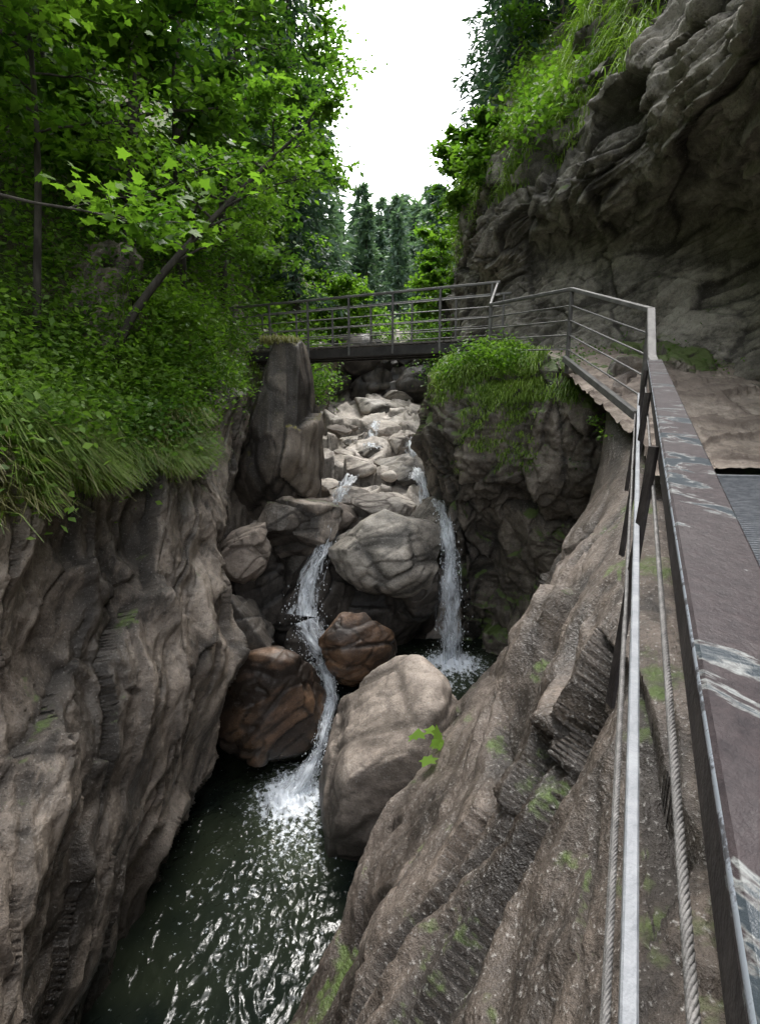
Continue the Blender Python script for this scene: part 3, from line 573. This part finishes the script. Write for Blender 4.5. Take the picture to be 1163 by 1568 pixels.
def grass(name,P,N,sel,n,L,mat,w=.009,out=.5):
    idx=np.where(sel)[0]
    if len(idx)==0: return
    i=rng.choice(idx,n); b=P[i]+rng.normal(size=(n,3))*.03; nrm=N[i]
    az=rng.uniform(0,6.28,n); d=np.stack([np.cos(az),np.sin(az),0*az],1)*.6+nrm*out; d[:,2]*=.2
    l=L*rng.uniform(.4,1.3,n)*(1+.6*fbm(b*1.5,2)); s=np.array([0,.4,.75,1.]); hz=np.array([0,.36,.34,-.02]); ho=np.array([0,.18,.5,.85])
    sd=np.cross(d,[0,0,1.]); sd/=np.linalg.norm(sd,axis=1)[:,None]+1e-9
    V=[]
    for k in range(4):
        c=b+d*(ho[k]*l)[:,None]*.9+np.array([0,0,1.])*(hz[k]*l)[:,None]; ww=w*(1-.8*s[k]); V+= [c-sd*ww,c+sd*ww]
    V=np.stack(V,1); F0=np.array([[0,1,3,2],[2,3,5,4],[4,5,7,6]]); F=(F0[None]+np.arange(n)[:,None,None]*8).reshape(-1,4)
    mb=MB(); mb.add(V.reshape(-1,3),F,0,np.repeat(np.clip(rng.random(n)*.7+.15+.5*pn(b*1.3),0,1),8)); mb.obj(name,[mat])
ns=lambda P,f,o=0: fbm(P*f+o,3)
lipsel=(PL[:,2]>-1.0)&(PL[:,2]<.6)&(PL[:,0]>-4.6)&(PL[:,1]<8.8)&(PL[:,1]>3.4)
grass('grass',PL,NL,lipsel&(NL[:,2]>.15)&(ns(PL,.8)>-.3),34000,.42,m_gr,out=.8)
grass('dry_grass',PL,NL,lipsel&(NL[:,2]>.05)&(PL[:,2]<-.2),7000,.42,m_dry,out=.8)
grass('grass',PB,NB,(PB[:,2]>-.1)&(PB[:,0]<3.0)&(PB[:,1]<10.8)&(NB[:,2]>.15)&(ns(PB,1.)>-.2),11000,.24,m_gr)
grass('grass',PB,NB,(PB[:,2]>-1.3)&(PB[:,2]<.2)&(PB[:,0]>1.4)&(PB[:,0]<2.5)&(NB[:,2]>.1)&(ns(PB,1.2,6)>0),3000,.16,m_gr)
grass('grass',PC,NC,(NC[:,2]>.3)&(PC[:,2]>4.6)&(PC[:,1]>8.5)&(ns(PC,.7)>-.1),20000,.45,m_gr,w=.014)
grass('grass',PC,NC,(PC[:,2]>5.8)&(PC[:,1]>9.5)&(PC[:,1]<22)&(NC[:,2]>.1)&(ns(PC,.6,4)>-.25),20000,.5,m_gr,w=.016)
grass('grass',PL,NL,(PL[:,2]>.2)&(PL[:,0]>-4.2)&(PL[:,1]>8.5)&(PL[:,1]<14)&(NL[:,2]>.2),8000,.28,m_gr)
def herbs(name,P,N,sel,ncl,per,size,mat,spread=.16,h=.15,tm=LQ):
    idx=np.where(sel)[0]
    if len(idx)==0:return
    i=rng.choice(idx,ncl); C=P[i]+N[i]*h*.5+np.array([0,0,h]); j=np.repeat(np.arange(ncl),per); Q=C[j]+rng.normal(size=(len(j),3))*spread; cl=rng.random(ncl)
    mb=MB(); leaves(mb,Q,size,tm,0,np.clip(cl[j]*.7+.3*rng.random(len(j)),0,1)); mb.obj(name,[mat])
herbs('shrub',PB,NB,(PB[:,2]>.3)&(PB[:,0]<2.4)&(PB[:,1]<10)&(NB[:,2]>.1),60,50,.07,m_l1,.13)
herbs('shrub',PB,NB,(PB[:,2]>-1.2)&(PB[:,1]<10)&(NB[:,2]>.3),45,30,.05,m_l2,.1,.03)
herbs('shrub',PC,NC,(PC[:,2]>5.2)&(PC[:,1]>11)&(PC[:,1]<24)&(NC[:,2]>.1)&(ns(PC,.5)>.1),130,50,.15,m_l1,.25)
herbs('shrub',PL,NL,lipsel&(NL[:,2]>.25),260,40,.09,m_herb,.16,.1)
herbs('shrub',PL,NL,(PL[:,2]>-.5)&(PL[:,0]>-4.2)&(PL[:,1]<13)&(PL[:,1]>7)&(NL[:,2]>.2),300,40,.09,m_l1,.17)
Pp=np.array([(-2.1+.35*math.cos(a)*q,11.5+.3*math.sin(a)*q,1.2) for a in np.linspace(0,6.2,14) for q in (.3,.7,1)]); Np=np.tile([0,0,1.],(len(Pp),1))
grass('grass',Pp,Np,Pp[:,2]>0,900,.2,m_dry)
mb=MB(); c=np.array([.62,4.75,-3.45]); n=9; leaves(mb,c+rng.normal(size=(n,3))*.09,.17,LM,0,rng.random(n)*.3+.6,2.); leaves(mb,np.array([.4,4.4,-3.9])+rng.normal(size=(7,3))*.07,.12,LM,0,None,2.); mb.obj('butterbur_plant',[m_l1])
# ------------------------------------------------------------------ LIGHT
W=bpy.data.worlds.new("World"); S.world=W; W.use_nodes=True; nt=W.node_tree; nt.nodes.clear()
sk=nt.nodes.new('ShaderNodeTexSky'); sk.sky_type='NISHITA'; sk.sun_disc=False; sk.sun_elevation=math.radians(62); sk.sun_rotation=math.radians(10); sk.dust_density=3; sk.air_density=1.
hs=nt.nodes.new('ShaderNodeHueSaturation'); hs.inputs['Saturation'].default_value=.2; hs.inputs['Value'].default_value=4.9
bg=nt.nodes.new('ShaderNodeBackground'); bg.inputs[1].default_value=.15; ow=nt.nodes.new('ShaderNodeOutputWorld')
nt.links.new(sk.outputs[0],hs.inputs['Color']); nt.links.new(hs.outputs[0],bg.inputs[0]); nt.links.new(bg.outputs[0],ow.inputs[0])
sd=bpy.data.lights.new('sun','SUN'); sd.energy=1.5; sd.angle=math.radians(14); sd.color=(1,.97,.92); so=bpy.data.objects.new('sun',sd); S.collection.objects.link(so)
az=math.radians(10);el=math.radians(62); dr=Vector((math.sin(az)*math.cos(el),math.cos(az)*math.cos(el),math.sin(el))); so.rotation_euler=dr.to_track_quat('Z','Y').to_euler()
cd=bpy.data.cameras.new('camera'); cam=bpy.data.objects.new('camera',cd); S.collection.objects.link(cam); cd.sensor_fit='VERTICAL'; cd.sensor_height=36; cd.lens=18.37; cd.clip_start=.02; cd.clip_end=1000
cam.location=(0,0,0); cam.rotation_euler=(math.radians(78),0,0); S.camera=cam
S.view_settings.view_transform='Standard'; S.view_settings.look='None'; S.view_settings.exposure=0
print('SCRIPT',time.time()-T00,'polys',sum(len(o.data.polygons) for o in S.objects if o.type=='MESH'))
